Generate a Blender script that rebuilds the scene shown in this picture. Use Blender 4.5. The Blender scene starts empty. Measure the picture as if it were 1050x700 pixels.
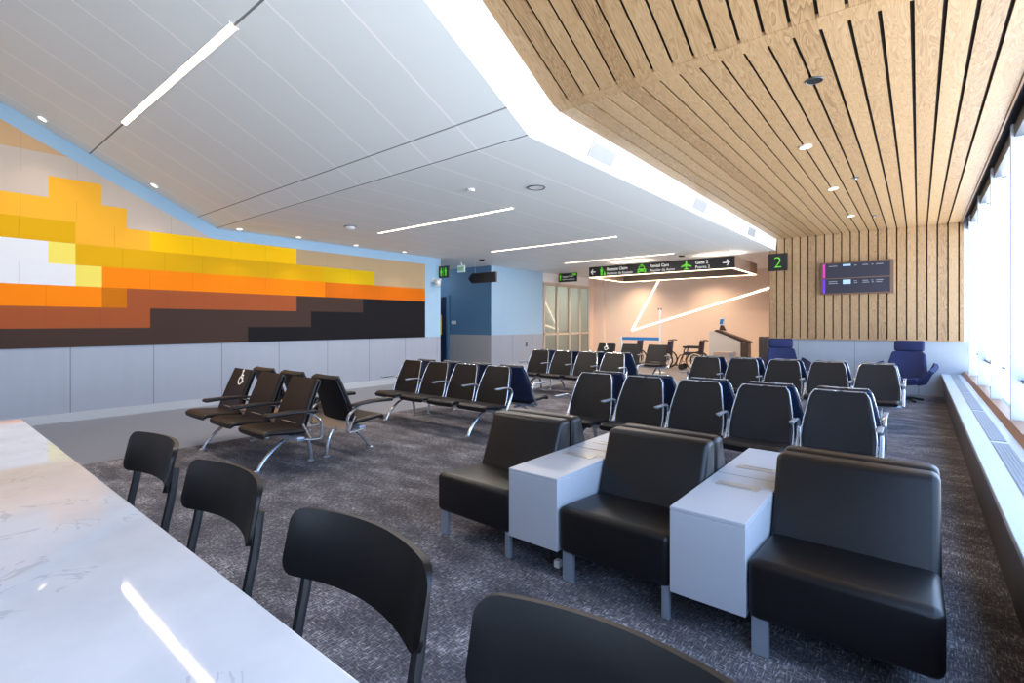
import bpy, bmesh, math, random
from mathutils import Vector, Matrix
PI = math.pi
random.seed(7)
COL = bpy.context.scene.collection

# ------------------------------------------------------------------ materials
def lin(c):
    return tuple((x/12.92 if x <= .04045 else ((x+.055)/1.055)**2.4) for x in (v/255 for v in c))

def new_mat(name):
    m = bpy.data.materials.new(name); m.use_nodes = True
    nt = m.node_tree
    return m, nt, nt.nodes, nt.links, nt.nodes['Principled BSDF']

def mat(name, rgb, rough=.5, metal=0, spec=.5, var=.06, vscale=6, bump=0, bscale=200, emit=None, estr=0, coat=0):
    m, nt, N, L, b = new_mat(name)
    c = lin(rgb)
    b.inputs['Roughness'].default_value = rough
    b.inputs['Metallic'].default_value = metal
    b.inputs['Specular IOR Level'].default_value = spec
    b.inputs['Coat Weight'].default_value = coat
    tc = N.new('ShaderNodeTexCoord')
    if var:
        n = N.new('ShaderNodeTexNoise'); n.inputs['Scale'].default_value = vscale; n.inputs['Detail'].default_value = 3
        L.new(tc.outputs['Object'], n.inputs['Vector'])
        mx = N.new('ShaderNodeMix'); mx.data_type = 'RGBA'
        mx.inputs['A'].default_value = (*[v*(1-var) for v in c], 1)
        mx.inputs['B'].default_value = (*[min(1, v*(1+var)) for v in c], 1)
        L.new(n.outputs['Fac'], mx.inputs['Factor']); L.new(mx.outputs['Result'], b.inputs['Base Color'])
    else:
        b.inputs['Base Color'].default_value = (*c, 1)
    if bump:
        n2 = N.new('ShaderNodeTexNoise'); n2.inputs['Scale'].default_value = bscale; n2.inputs['Detail'].default_value = 2
        L.new(tc.outputs['Object'], n2.inputs['Vector'])
        bp = N.new('ShaderNodeBump'); bp.inputs['Strength'].default_value = bump; bp.inputs['Distance'].default_value = .002
        L.new(n2.outputs['Fac'], bp.inputs['Height']); L.new(bp.outputs['Normal'], b.inputs['Normal'])
    if emit:
        b.inputs['Emission Color'].default_value = (*lin(emit), 1); b.inputs['Emission Strength'].default_value = estr
    return m

def math_node(N, L, op, a, b=None, c=None):
    n = N.new('ShaderNodeMath'); n.operation = op
    for i, v in enumerate((a, b, c)):
        if v is None: continue
        if isinstance(v, (int, float)): n.inputs[i].default_value = v
        else: L.new(v, n.inputs[i])
    return n.outputs[0]

def seam_mat(name, rgb, seams, rough=.5, var=.03, axis_var=None):
    """flat panels with thin joints. seams: list of (axis, pitch, offset, width, rgb)"""
    m, nt, N, L, b = new_mat(name)
    b.inputs['Roughness'].default_value = rough
    tc = N.new('ShaderNodeTexCoord'); sp = N.new('ShaderNodeSeparateXYZ'); L.new(tc.outputs['Object'], sp.inputs[0])
    n = N.new('ShaderNodeTexNoise'); n.inputs['Scale'].default_value = 1.3; n.inputs['Detail'].default_value = 4
    mp = N.new('ShaderNodeMapping'); mp.inputs['Scale'].default_value = axis_var or (1, 1, 1)
    L.new(tc.outputs['Object'], mp.inputs['Vector']); L.new(mp.outputs[0], n.inputs['Vector'])
    c = lin(rgb)
    mx = N.new('ShaderNodeMix'); mx.data_type = 'RGBA'
    mx.inputs['A'].default_value = (*[v*(1-var) for v in c], 1); mx.inputs['B'].default_value = (*[min(1, v*(1+var)) for v in c], 1)
    L.new(n.outputs['Fac'], mx.inputs['Factor']); cur = mx.outputs['Result']
    for (ax, pitch, off, wd, sc) in seams:
        v = sp.outputs['XYZ'.index(ax)]
        f = math_node(N, L, 'SUBTRACT', v, off)
        if pitch:
            f = math_node(N, L, 'DIVIDE', f, pitch); f = math_node(N, L, 'FRACT', f)
            f = math_node(N, L, 'SUBTRACT', f, .5); f = math_node(N, L, 'ABSOLUTE', f)
            msk = math_node(N, L, 'GREATER_THAN', f, .5 - wd/2/pitch)
        else:
            f = math_node(N, L, 'ABSOLUTE', f); msk = math_node(N, L, 'LESS_THAN', f, wd/2)
        m2 = N.new('ShaderNodeMix'); m2.data_type = 'RGBA'
        L.new(msk, m2.inputs['Factor']); L.new(cur, m2.inputs['A']); m2.inputs['B'].default_value = (*lin(sc), 1)
        cur = m2.outputs['Result']
    L.new(cur, b.inputs['Base Color'])
    return m

def wood_mat(name, axis, pitch, off):
    m, nt, N, L, b = new_mat(name)
    b.inputs['Roughness'].default_value = .42
    tc = N.new('ShaderNodeTexCoord'); sp = N.new('ShaderNodeSeparateXYZ'); L.new(tc.outputs['Object'], sp.inputs[0])
    idx = math_node(N, L, 'FLOOR', math_node(N, L, 'DIVIDE', math_node(N, L, 'SUBTRACT', sp.outputs[0], off), pitch))
    wn = N.new('ShaderNodeTexWhiteNoise'); wn.noise_dimensions = '1D'; L.new(idx, wn.inputs['W'])
    shift = math_node(N, L, 'MULTIPLY', wn.outputs['Value'], 37.0)
    cb = N.new('ShaderNodeCombineXYZ')
    x = math_node(N, L, 'ADD', math_node(N, L, 'MULTIPLY', sp.outputs[0], 11.0), shift)
    if axis == 'Y':
        y = math_node(N, L, 'MULTIPLY', sp.outputs[1], 1.3); z = math_node(N, L, 'MULTIPLY', sp.outputs[2], .5)
    else:
        y = math_node(N, L, 'MULTIPLY', sp.outputs[1], .5); z = math_node(N, L, 'MULTIPLY', sp.outputs[2], 1.3)
    L.new(x, cb.inputs[0]); L.new(y, cb.inputs[1]); L.new(z, cb.inputs[2])
    n1 = N.new('ShaderNodeTexNoise'); n1.inputs['Scale'].default_value = 1.0; n1.inputs['Detail'].default_value = 2; n1.inputs['Distortion'].default_value = .6
    L.new(cb.outputs[0], n1.inputs['Vector'])
    rings = math_node(N, L, 'FRACT', math_node(N, L, 'MULTIPLY', n1.outputs['Fac'], 15.0))
    n2 = N.new('ShaderNodeTexNoise'); n2.inputs['Scale'].default_value = 9; n2.inputs['Detail'].default_value = 4
    L.new(cb.outputs[0], n2.inputs['Vector'])
    mixv = math_node(N, L, 'ADD', math_node(N, L, 'MULTIPLY', rings, .5), math_node(N, L, 'MULTIPLY', n2.outputs['Fac'], .45))
    mixv = math_node(N, L, 'ADD', mixv, math_node(N, L, 'MULTIPLY', math_node(N, L, 'SUBTRACT', wn.outputs['Value'], .5), .25))
    r = N.new('ShaderNodeValToRGB'); e = r.color_ramp.elements
    e[0].position = .0; e[0].color = (*lin((120, 90, 62)), 1)
    e[1].position = 1; e[1].color = (*lin((188, 158, 122)), 1)
    k = r.color_ramp.elements.new(.45); k.color = (*lin((168, 136, 98)), 1)
    L.new(mixv, r.inputs[0]); L.new(r.outputs[0], b.inputs['Base Color'])
    return m

def carpet_mat():
    m, nt, N, L, b = new_mat('carpet_weave')
    b.inputs['Roughness'].default_value = .95; b.inputs['Specular IOR Level'].default_value = .1
    tc = N.new('ShaderNodeTexCoord')
    def streak(sc, detail=3):
        mp = N.new('ShaderNodeMapping'); mp.inputs['Scale'].default_value = sc
        L.new(tc.outputs['Object'], mp.inputs['Vector'])
        n = N.new('ShaderNodeTexNoise'); n.inputs['Scale'].default_value = 1; n.inputs['Detail'].default_value = detail
        L.new(mp.outputs[0], n.inputs['Vector']); return n.outputs['Fac']
    a = streak((30, 130, 1)); c = streak((150, 20, 1)); big = streak((2.6, 5, 1), 2)
    mxx = math_node(N, L, 'MAXIMUM', a, math_node(N, L, 'ADD', c, .01))
    v = math_node(N, L, 'ADD', mxx, math_node(N, L, 'MULTIPLY', math_node(N, L, 'SUBTRACT', big, .5), .35))
    r = N.new('ShaderNodeValToRGB'); e = r.color_ramp.elements
    e[0].position = .47; e[0].color = (*lin((74, 73, 79)), 1)
    e[1].position = .82; e[1].color = (*lin((220, 217, 222)), 1)
    k = r.color_ramp.elements.new(.62); k.color = (*lin((117, 115, 121)), 1)
    L.new(v, r.inputs[0]); L.new(r.outputs[0], b.inputs['Base Color'])
    bp = N.new('ShaderNodeBump'); bp.inputs['Strength'].default_value = .4; bp.inputs['Distance'].default_value = .004
    L.new(mxx, bp.inputs['Height']); L.new(bp.outputs['Normal'], b.inputs['Normal'])
    return m

def quartz_mat():
    m, nt, N, L, b = new_mat('white_quartz')
    b.inputs['Roughness'].default_value = .03; b.inputs['Specular IOR Level'].default_value = .22
    tc = N.new('ShaderNodeTexCoord')
    n0 = N.new('ShaderNodeTexNoise'); n0.inputs['Scale'].default_value = 8; n0.inputs['Detail'].default_value = 6; n0.inputs['Distortion'].default_value = .7
    L.new(tc.outputs['Object'], n0.inputs['Vector'])
    d = math_node(N, L, 'ABSOLUTE', math_node(N, L, 'SUBTRACT', n0.outputs['Fac'], .5))
    n1 = N.new('ShaderNodeTexNoise'); n1.inputs['Scale'].default_value = 3.1; L.new(tc.outputs['Object'], n1.inputs['Vector'])
    gate = math_node(N, L, 'GREATER_THAN', n1.outputs['Fac'], .56)
    vein = math_node(N, L, 'MULTIPLY', math_node(N, L, 'LESS_THAN', d, .009), gate)
    n2 = N.new('ShaderNodeTexNoise'); n2.inputs['Scale'].default_value = 5; n2.inputs['Detail'].default_value = 5; L.new(tc.outputs['Object'], n2.inputs['Vector'])
    r = N.new('ShaderNodeValToRGB'); e = r.color_ramp.elements
    e[0].position = .3; e[0].color = (*lin((214, 208, 205)), 1); e[1].position = .62; e[1].color = (*lin((232, 224, 220)), 1)
    L.new(n2.outputs['Fac'], r.inputs[0])
    mx = N.new('ShaderNodeMix'); mx.data_type = 'RGBA'
    L.new(math_node(N, L, 'MULTIPLY', vein, .30), mx.inputs['Factor']); L.new(r.outputs[0], mx.inputs['A']); mx.inputs['B'].default_value = (*lin((150, 148, 158)), 1)
    L.new(mx.outputs['Result'], b.inputs['Base Color'])
    return m

def glass_mat(name, tint=(235, 242, 245), refl=.1, boost=0.0):
    m, nt, N, L, b = new_mat(name)
    N.remove(b)
    out = N['Material Output']
    t = N.new('ShaderNodeBsdfTransparent'); t.inputs[0].default_value = (*lin(tint), 1)
    g = N.new('ShaderNodeBsdfGlossy'); g.inputs['Roughness'].default_value = .02
    fr = N.new('ShaderNodeFresnel'); fr.inputs['IOR'].default_value = 1.5
    f = math_node(N, L, 'MINIMUM', math_node(N, L, 'ADD', fr.outputs[0], refl), .10 + refl*3)
    mx = N.new('ShaderNodeMixShader'); L.new(f, mx.inputs[0]); L.new(t.outputs[0], mx.inputs[1]); L.new(g.outputs[0], mx.inputs[2])
    L.new(mx.outputs[0], out.inputs[0])
    return m

def glow(name, rgb, s):
    m, nt, N, L, b = new_mat(name)
    b.inputs['Base Color'].default_value = (*lin(rgb), 1)
    b.inputs['Emission Color'].default_value = (*lin(rgb), 1); b.inputs['Emission Strength'].default_value = s
    return m

PITCH = .163; WOFF = -2.64
M = dict(
    carpet=carpet_mat(), quartz=quartz_mat(),
    hardfloor=mat('polished_floor', (120, 123, 132), .3, var=.05, vscale=2),
    leather=mat('black_leather', (15, 13, 15), .36, spec=.4, var=.08, bump=.25, bscale=260),
    vinyl=mat('black_vinyl', (19, 18, 21), .48, spec=.35, var=.06, bump=.15, bscale=300),
    brownvinyl=mat('dark_brown_vinyl', (30, 23, 20), .45, spec=.35, var=.06, bump=.15, bscale=300),
    shell=mat('blue_sheen_shell', (28, 42, 74), .38, var=.04),  # blue window reflection put into the shell colour
    alu=mat('polished_aluminium', (200, 205, 212), .25, metal=.75, var=.02),
    alu2=mat('satin_aluminium', (172, 180, 192), .38, metal=.6, var=.02),
    black=mat('black_plastic', (22, 22, 24), .5, var=.05),
    stool=mat('black_lacquered_ply', (10, 10, 12), .42, spec=.4, var=.08, vscale=12),
    stoolmetal=mat('black_powder_coat', (24, 25, 28), .38, var=.03),
    laminate=mat('white_laminate', (182, 184, 190), .35, var=.015),
    greige=mat('plate_metal', (186, 182, 176), .35, metal=.6, var=.02),
    wallblue=mat('light_blue_paint', (160, 194, 220), .6, var=.02),
    walldark=mat('steel_blue_paint', (84, 122, 154), .6, var=.03),
    white=mat('white_paint', (232, 232, 232), .55, var=.01),
    whitemetal=mat('white_metal', (226, 228, 230), .4, var=.01),
    greywain=mat('grey_wainscot', (170, 168, 168), .5, var=.05),
    warm=mat('warm_wall_paint', (236, 212, 194), .6, var=.02),
    bench=mat('pale_grey_stone', (188, 194, 200), .35, var=.03),
    benchfront=mat('brown_grey_panel', (78, 68, 60), .35, var=.08),
    grille=mat('grey_grille', (140, 146, 154), .5, var=.05),
    woodtrim=mat('brown_wood_trim', (158, 118, 86), .45, var=.15, vscale=14),
    darkgap=mat('dark_gap', (28, 20, 16), .9, var=.05),
    frame=mat('window_frame_white', (176, 186, 202), .4, var=.01),
    framegrey=mat('window_frame_grey', (70, 78, 86), .45, var=.02),
    tanframe=mat('beige_metal_frame', (206, 186, 166), .4, var=.02),
    blue=mat('blue_fabric', (18, 31, 78), .75, var=.12, vscale=60, bump=.3, bscale=400),
    beltblue=mat('blue_belt', (28, 120, 190), .5, var=.05),
    yellow=mat('yellow_plate', (220, 180, 70), .5, var=.03),
    tan=mat('tan_panel', (186, 160, 138), .42, var=.05),
    signblack=mat('sign_black', (28, 26, 28), .35, var=.03),
    signbrown=mat('sign_brown', (70, 54, 44), .45, var=.03),
    signside=mat('sign_side_taupe', (132, 106, 88), .45, var=.03),
    rubber=mat('rubber', (26, 26, 27), .7, var=.05),
    green=glow('sign_green', (96, 200, 40), .22),
    textwhite=glow('sign_white', (225, 222, 215), .18),
    ledwhite=glow('led_warm', (255, 224, 190), 6),
    ledstrip=glow('led_strip', (255, 232, 205), 3),
    ledring=glow('led_ring', (255, 226, 190), 2.2),
    downlight=glow('downlight_lens', (255, 236, 210), 4),
    woodc=wood_mat('oak_ceiling', 'Y', PITCH, WOFF), woodw=wood_mat('oak_wall', 'Z', PITCH, WOFF),
    glass=glass_mat('window_glass', (236, 243, 250), .02), doorglass=glass_mat('door_glass', (190, 208, 204), .10),
    podium=mat('grey_laminate', (206, 196, 186), .5, var=.02),
    darkbrown=mat('dark_brown', (66, 44, 34), .45, var=.1),
    screen=glow('screen_dark', (30, 30, 44), .35),
    lilac=glow('screen_purple', (96, 40, 190), .35), magenta=glow('screen_magenta', (175, 50, 140), .35), paleblue=glow('screen_pale_blue', (150, 180, 220), .3),
    bronze=mat('bronze_bezel', (112, 84, 66), .4, var=.04),
    rim=mat('pale_rim', (214, 206, 186), .4, var=.02),
    navy=mat('navy_nylon', (34, 42, 78), .7, var=.1),
    exitpanel=glow('exit_panel', (200, 222, 214), .15), exitgreen=glow('exit_green', (30, 140, 80), .2),
)
M['ceil'] = seam_mat('white_ceiling_planks', (235, 240, 241),
    [('X', .69, -2.8-.66, .024, (255, 255, 255)), ('Y', 0, 1.88, .018, (120, 124, 128)), ('Y', 0, 3.39, .014, (140, 144, 148)), ('Y', 0, 3.70, .012, (130, 132, 134))], .6, .015)  # white X seams: light in the plank reveals put into the colour
M['wains'] = seam_mat('pale_wainscot_panels', (160, 168, 182), [('Y', 1.07, .585, .014, (120, 126, 136))], .45, .05, (1, 6, .5))
M['wains2'] = seam_mat('pale_wainscot_end', (160, 168, 178), [('X', 1.1, .0, .012, (120, 126, 134))], .45, .05, (6, 1, .5))

# ------------------------------------------------------------------ mesh helpers
def obj(name, bm, m, parent=None, smooth=True, ang=38, loc=None):
    me = bpy.data.meshes.new(name)
    bmesh.ops.recalc_face_normals(bm, faces=bm.faces)
    bm.to_mesh(me); bm.free()
    for x in (m if isinstance(m, (list, tuple)) else [m]): me.materials.append(x)
    if smooth:
        me.polygons.foreach_set('use_smooth', [True]*len(me.polygons))
        me.set_sharp_from_angle(angle=math.radians(ang))
    o = bpy.data.objects.new(name, me); COL.objects.link(o)
    if parent: o.parent = parent
    if loc: o.location = loc
    return o

def BM(): return bmesh.new()

def tag(o, label, cat, group=None):
    o['label'] = label; o['category'] = cat
    if group: o['group'] = group
    return o

def thing(name, label, cat, loc=(0, 0, 0), rz=0, group=None):
    o = bpy.data.objects.new(name, None); COL.objects.link(o); o.empty_display_size = .1
    o.location = loc; o.rotation_euler = (0, 0, rz)
    return tag(o, label, cat, group)

def struct(name, bm, m, parent=None, **k):
    o = obj(name, bm, m, parent, **k)
    if not parent: o['kind'] = 'structure'
    return o

def dup(root, loc, rz, label, group=None):
    r = root.copy(); COL.objects.link(r); r.location = loc; r.rotation_euler = (0, 0, rz); r['label'] = label
    if group: r['group'] = group
    for ch in list(root.children):
        c = ch.copy(); COL.objects.link(c); c.parent = r
        for g in ch.children:
            d = g.copy(); COL.objects.link(d); d.parent = c
    return r

def box(bm, x0, x1, y0, y1, z0, z1, bev=0, seg=3, mi=0):
    vs = [bm.verts.new((x, y, z)) for x in (x0, x1) for y in (y0, y1) for z in (z0, z1)]
    idx = [(0, 1, 3, 2), (4, 6, 7, 5), (0, 4, 5, 1), (2, 3, 7, 6), (0, 2, 6, 4), (1, 5, 7, 3)]
    fs = [bm.faces.new([vs[i] for i in f]) for f in idx]
    for f in fs: f.material_index = mi
    if bev:
        es = list({e for f in fs for e in f.edges})
        bmesh.ops.bevel(bm, geom=es, offset=bev, segments=seg, affect='EDGES', profile=.5)
    return bm

def prism(bm, pts, axis, a, b, bev=0, seg=3, mi=0):
    """polygon pts extruded on an axis from a to b. axis X: pts=(y,z); Y: (x,z); Z: (x,y)"""
    def P(p, t): return {'X': (t, p[0], p[1]), 'Y': (p[0], t, p[1]), 'Z': (p[0], p[1], t)}[axis]
    A = [bm.verts.new(P(p, a)) for p in pts]; B = [bm.verts.new(P(p, b)) for p in pts]
    n = len(pts)
    fs = [bm.faces.new(A), bm.faces.new(B[::-1])] + [bm.faces.new((A[i], A[(i+1) % n], B[(i+1) % n], B[i])) for i in range(n)]
    for f in fs: f.material_index = mi
    if bev:
        bmesh.ops.recalc_face_normals(bm, faces=fs)
        bmesh.ops.bevel(bm, geom=list({e for f in fs for e in f.edges}), offset=bev, segments=seg, affect='EDGES', profile=.5)
    return bm

def smooth_path(pts, n=6):
    P = [Vector(p) for p in pts]; out = []
    for i in range(len(P)-1):
        p0 = P[max(i-1, 0)]; p1 = P[i]; p2 = P[i+1]; p3 = P[min(i+2, len(P)-1)]
        for k in range(n):
            t = k/n
            out.append(.5*((2*p1)+(-p0+p2)*t+(2*p0-5*p1+4*p2-p3)*t*t+(-p0+3*p1-3*p2+p3)*t**3))
    out.append(P[-1]); return out

def tube(bm, pts, r, r2=None, segs=8, closed=False, up=(1, 0, 0), taper=None):
    """r: half-size along 'up', r2: half-size across"""
    P = [Vector(p) for p in pts]; n = len(P); r2 = r2 or r; up = Vector(up); rings = []
    for i in range(n):
        a = P[(i-1) % n] if (closed or i > 0) else P[i]; b = P[(i+1) % n] if (closed or i < n-1) else P[i]
        t = (b-a).normalized()
        u = up - t*up.dot(t)
        if u.length < 1e-3: u = Vector((0, 0, 1)) - t*t.z
        if u.length < 1e-3: u = Vector((0, 1, 0)) - t*t.y
        u.normalize(); w = t.cross(u)
        k = taper(i/(n-1)) if taper else 1
        rings.append([bm.verts.new(P[i] + u*(r*k*math.cos(2*PI*j/segs)) + w*(r2*k*math.sin(2*PI*j/segs))) for j in range(segs)])
    m = n if closed else n-1
    for i in range(m):
        A, B = rings[i], rings[(i+1) % n]
        for j in range(segs):
            bm.faces.new((A[j], A[(j+1) % segs], B[(j+1) % segs], B[j]))
    if not closed:
        bm.faces.new(rings[0][::-1]); bm.faces.new(rings[-1])
    return bm

def circle_pts(c, r, n=24, plane='XZ'):
    out = []
    for i in range(n):
        a = 2*PI*i/n; p, q = r*math.cos(a), r*math.sin(a)
        out.append({'XZ': (c[0]+p, c[1], c[2]+q), 'XY': (c[0]+p, c[1]+q, c[2]), 'YZ': (c[0], c[1]+p, c[2]+q)}[plane])
    return out

def lathe(bm, prof, c=(0, 0, 0), n=24, axis='Z'):
    rings = []
    for (r, h) in prof:
        ring = []
        for i in range(n):
            a = 2*PI*i/n; p, q = r*math.cos(a), r*math.sin(a)
            v = (c[0]+p, c[1]+q, c[2]+h) if axis == 'Z' else ((c[0]+p, c[1]+h, c[2]+q) if axis == 'Y' else (c[0]+h, c[1]+p, c[2]+q))
            ring.append(bm.verts.new(v))
        rings.append(ring)
    for A, B in zip(rings, rings[1:]):
        for j in range(n): bm.faces.new((A[j], A[(j+1) % n], B[(j+1) % n], B[j]))
    bm.faces.new(rings[0][::-1]); bm.faces.new(rings[-1])
    return bm

def slab(bm, nu, nv, P, th):
    """closed curved slab; P(u,v) with u in -1..1, v in 0..1, thickness along its normal"""
    us = [math.sin(PI/2*(-1+2*i/nu)) for i in range(nu+1)]; vs = [.5-.5*math.cos(PI*j/nv) for j in range(nv+1)]
    F, B = [], []
    e = 1e-3
    for u in us:
        fr, br = [], []
        for v in vs:
            p = Vector(P(u, v))
            uu = min(max(u, -.9), .9); vv = min(max(v, .1), .9)
            du = Vector(P(uu+e, vv))-Vector(P(uu-e, vv)); dv = Vector(P(uu, vv+e))-Vector(P(uu, vv-e))
            nrm = du.cross(dv).normalized()
            edge = 1 - .55*max(0, (abs(u)-.93)/.07) if abs(u) > .93 else 1
            fr.append(bm.verts.new(p + nrm*th/2*edge)); br.append(bm.verts.new(p - nrm*th/2*edge))
        F.append(fr); B.append(br)
    for i in range(nu):
        for j in range(nv):
            bm.faces.new((F[i][j], F[i+1][j], F[i+1][j+1], F[i][j+1]))
            bm.faces.new((B[i][j], B[i][j+1], B[i+1][j+1], B[i+1][j]))
    for i in range(nu):
        bm.faces.new((F[i][0], B[i][0], B[i+1][0], F[i+1][0])); bm.faces.new((F[i][nv], F[i+1][nv], B[i+1][nv], B[i][nv]))
    for j in range(nv):
        bm.faces.new((F[0][j], F[0][j+1], B[0][j+1], B[0][j])); bm.faces.new((F[nu][j], B[nu][j], B[nu][j+1], F[nu][j+1]))
    return bm

def quad(bm, a, b, c, d, mi=0):
    f = bm.faces.new([bm.verts.new(p) for p in (a, b, c, d)]); f.material_index = mi; return f

def text_mesh(name, s, size, m, parent, loc, rot=(PI/2, 0, 0), align='LEFT', bold=0):
    cu = bpy.data.curves.new(name, 'FONT'); cu.body = s; cu.size = size; cu.align_x = align; cu.extrude = .001; cu.offset = bold
    t = bpy.data.objects.new(name, cu); COL.objects.link(t)
    bpy.context.view_layer.update()
    me = bpy.data.meshes.new_from_object(t.evaluated_get(bpy.context.evaluated_depsgraph_get()))
    bpy.data.objects.remove(t)
    me.name = name; me.materials.clear(); me.materials.append(m)
    o = bpy.data.objects.new(name, me); COL.objects.link(o)
    if parent: o.parent = parent
    o.location = loc; o.rotation_euler = rot
    return o

def disc_pts(cx, cz, r, n=16): return [(cx+r*math.cos(2*PI*i/n), cz+r*math.sin(2*PI*i/n)) for i in range(n)]

# ------------------------------------------------------------------ the room
ZW = 3.24; ZO = 3.5; SL = .49; SO = .5
YB = 13.35; YA = 17.5; XL = -10.05; XG = .84; YR = -4.5
def zw(y): return ZW if y >= 3.72 else ZW + SL*(3.72-y)
def zo(y): return ZO if y >= 3.9 else ZO + SO*(3.9-y)

bm = BM()
def fl(x0, x1, y0, y1, mi):
    quad(bm, (x0, y0, 0), (x1, y0, 0), (x1, y1, 0), (x0, y1, 0), mi)
fl(-14, -6.85, YR, YA, 0); fl(-6.85, -3.15, 10.7, YA, 0); fl(-3.15, XG, YB, YA, 0)
fl(-6.85, XG, YR, 10.7, 1); fl(-3.15, XG, 10.7, YB, 1)
struct('floor', bm, [M['hardfloor'], M['carpet']], smooth=False)

# walls of the mural side, with the corridor opening between y 9.27 and 11.34
def wall_side(name, y0, y1, top):
    bm = BM()
    quad(bm, (XL, y0, 1.13), (XL, y1, 1.13), (XL, y1, top(y1)), (XL, y0, top(y0)), 0) if not (y0 < 3.72 < y1) else \
        bm.faces.new([bm.verts.new(p) for p in ((XL, y0, 1.13), (XL, y1, 1.13), (XL, y1, top(y1)), (XL, 3.72, ZW), (XL, y0, top(y0)))])
    quad(bm, (XL, y0, .0), (XL, y1, .0), (XL, y1, 1.13), (XL, y0, 1.13), 1)
    return struct(name, bm, [M['wallblue'], M['wains']], smooth=False)
wall_side('wall_left', YR, 9.27, zw)
wall_side('wall_left', 11.34, 14.03, zw)
bm = BM()
quad(bm, (-14, 11.34, 1.13), (XL, 11.34, 1.13), (XL, 11.34, ZW), (-14, 11.34, ZW), 0)
quad(bm, (-14, 11.34, 0), (XL, 11.34, 0), (XL, 11.34, 1.13), (-14, 11.34, 1.13), 1)
struct('wall_corridor', bm, [M['walldark'], M['greywain']], smooth=False)
bm = BM()
quad(bm, (-14, 9.27, 0), (XL, 9.27, 0), (XL, 9.27, ZW), (-14, 9.27, ZW)); quad(bm, (-14, 9.27, 0), (-14, 11.34, 0), (-14, 11.34, ZW), (-14, 9.27, ZW))
struct('wall_corridor', bm, M['walldark'], smooth=False)
bm = BM(); box(bm, XL, XL+.035, YR, 9.27, 0, .13); box(bm, XL, XL+.035, 11.34, 14.03, 0, .13)
struct('baseboard_left', bm, M['bench'], smooth=False)
# corridor door in the far corridor wall
bm = BM(); box(bm, -12.75, -11.95, 11.30, 11.335, 0, 2.35)
d = struct('door_1', bm, M['shell'], smooth=False)
bm = BM(); box(bm, -11.95, -11.86, 11.27, 11.335, 0, 2.42); box(bm, -12.84, -12.75, 11.27, 11.335, 0, 2.42); box(bm, -12.75, -11.95, 11.27, 11.335, 2.35, 2.42)
obj('door_frame', bm, M['walldark'], d, smooth=False)

# wall behind the alcove and its sides
bm = BM()
quad(bm, (-13, YA, 1.13), (-2.81, YA, 1.13), (-2.81, YA, ZW), (-13, YA, ZW), 0); quad(bm, (-13, YA, 0), (-2.81, YA, 0), (-2.81, YA, 1.13), (-13, YA, 1.13), 1)
quad(bm, (-2.81, YB, 0), (-2.81, YA, 0), (-2.81, YA, ZW), (-2.81, YB, ZW), 0)
struct('wall_alcove', bm, [M['warm'], M['warm']], smooth=False)
bm = BM(); quad(bm, (-13, 14.03, 0), (-13, YA, 0), (-13, YA, ZW), (-13, 14.03, ZW)); quad(bm, (-13, 14.03, 0), (XL, 14.03, 0), (XL, 14.03, ZW), (-13, 14.03, ZW))
struct('wall_vestibule', bm, M['greywain'], smooth=False)
bm = BM(); box(bm, XL-.35, XL+.05, 17.1, YA, 0, ZW); box(bm, XL+.05, XL+.5, YA-.1, YA, 0, ZW)
struct('wall_alcove_return', bm, M['warm'], smooth=False)

# back wall: oak planks over a pale wainscot
bm = BM(); quad(bm, (-2.81, YB, 0), (XG, YB, 0), (XG, YB, 1.13), (-2.81, YB, 1.13))
struct('wall_back', bm, M['wains2'], smooth=False)
bm = BM(); box(bm, -3.0, -2.815, YB-.22, YB+.02, 0, 1.17); struct('trim_4', bm, M['benchfront'], smooth=False)
bm = BM(); quad(bm, (-2.81, YB, 1.13), (.68, YB, 1.13), (.68, YB, 3.9), (-2.81, YB, 3.9)); quad(bm, (.68, YB+.01, 1.13), (XG, YB+.01, 1.13), (XG, YB+.01, 3.9), (.68, YB+.01, 3.9), 1)
struct('wall_back_liner', bm, [M['darkgap'], M['frame']], smooth=False)
bm = BM(); GAP = .024
k0 = -1
for k in range(k0, 21):
    x0 = WOFF + k*PITCH + GAP/2; x1 = x0 + PITCH - GAP
    x1 = min(x1, .69)
    box(bm, max(x0, -2.81), x1, YB-.05, YB-.004, 1.15, ZO + (0 if k >= 0 else -.25))
box(bm, -2.81, .69, YB-.055, YB-.002, 1.125, 1.15)
struct('wall_back_planks', bm, M['woodw'], smooth=False)

# ceilings
XE = lambda y: -2.8 if y < 3.7 else (-2.82 + .16*(y-3.72)/(YB-3.72))
bm = BM()
quad(bm, (-14, YR, zw(YR)), (XE(0), YR, zw(YR)), (-2.82, 3.72, ZW), (-14, 3.72, ZW)); quad(bm, (-14, 3.72, ZW), (-2.82, 3.72, ZW), (XE(13.3), 13.33, ZW), (-14, 13.33, ZW))
struct('ceiling', bm, M['ceil'], smooth=False)
bm = BM(); quad(bm, (-14, 13.33, ZW), (-2.6, 13.33, ZW), (-2.6, YA, ZW), (-14, YA, ZW)); struct('ceiling_alcove', bm, M['white'], smooth=False)
bm = BM(); fa = lambda y: ((XE(y), y, zw(y)), (-2.64, y + (.02 if y > 3 else 0), zo(y)))
F = [fa(YR)] + [((XE(3.72+9.58*k/40), 3.72+9.58*k/40, ZW), (-2.64, 3.9+9.40*k/40, ZO)) for k in range(41)]
for a, b in zip(F, F[1:]): quad(bm, a[0], b[0], b[1], a[1])
M['fascia'] = mat('glowing_fascia_white', (232, 232, 231), .55, var=.005, emit=(255, 252, 246), estr=.03)  # faint emission put in to brighten the fascia; no lamp there
struct('trim_1', bm, M['fascia'], smooth=False)
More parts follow.
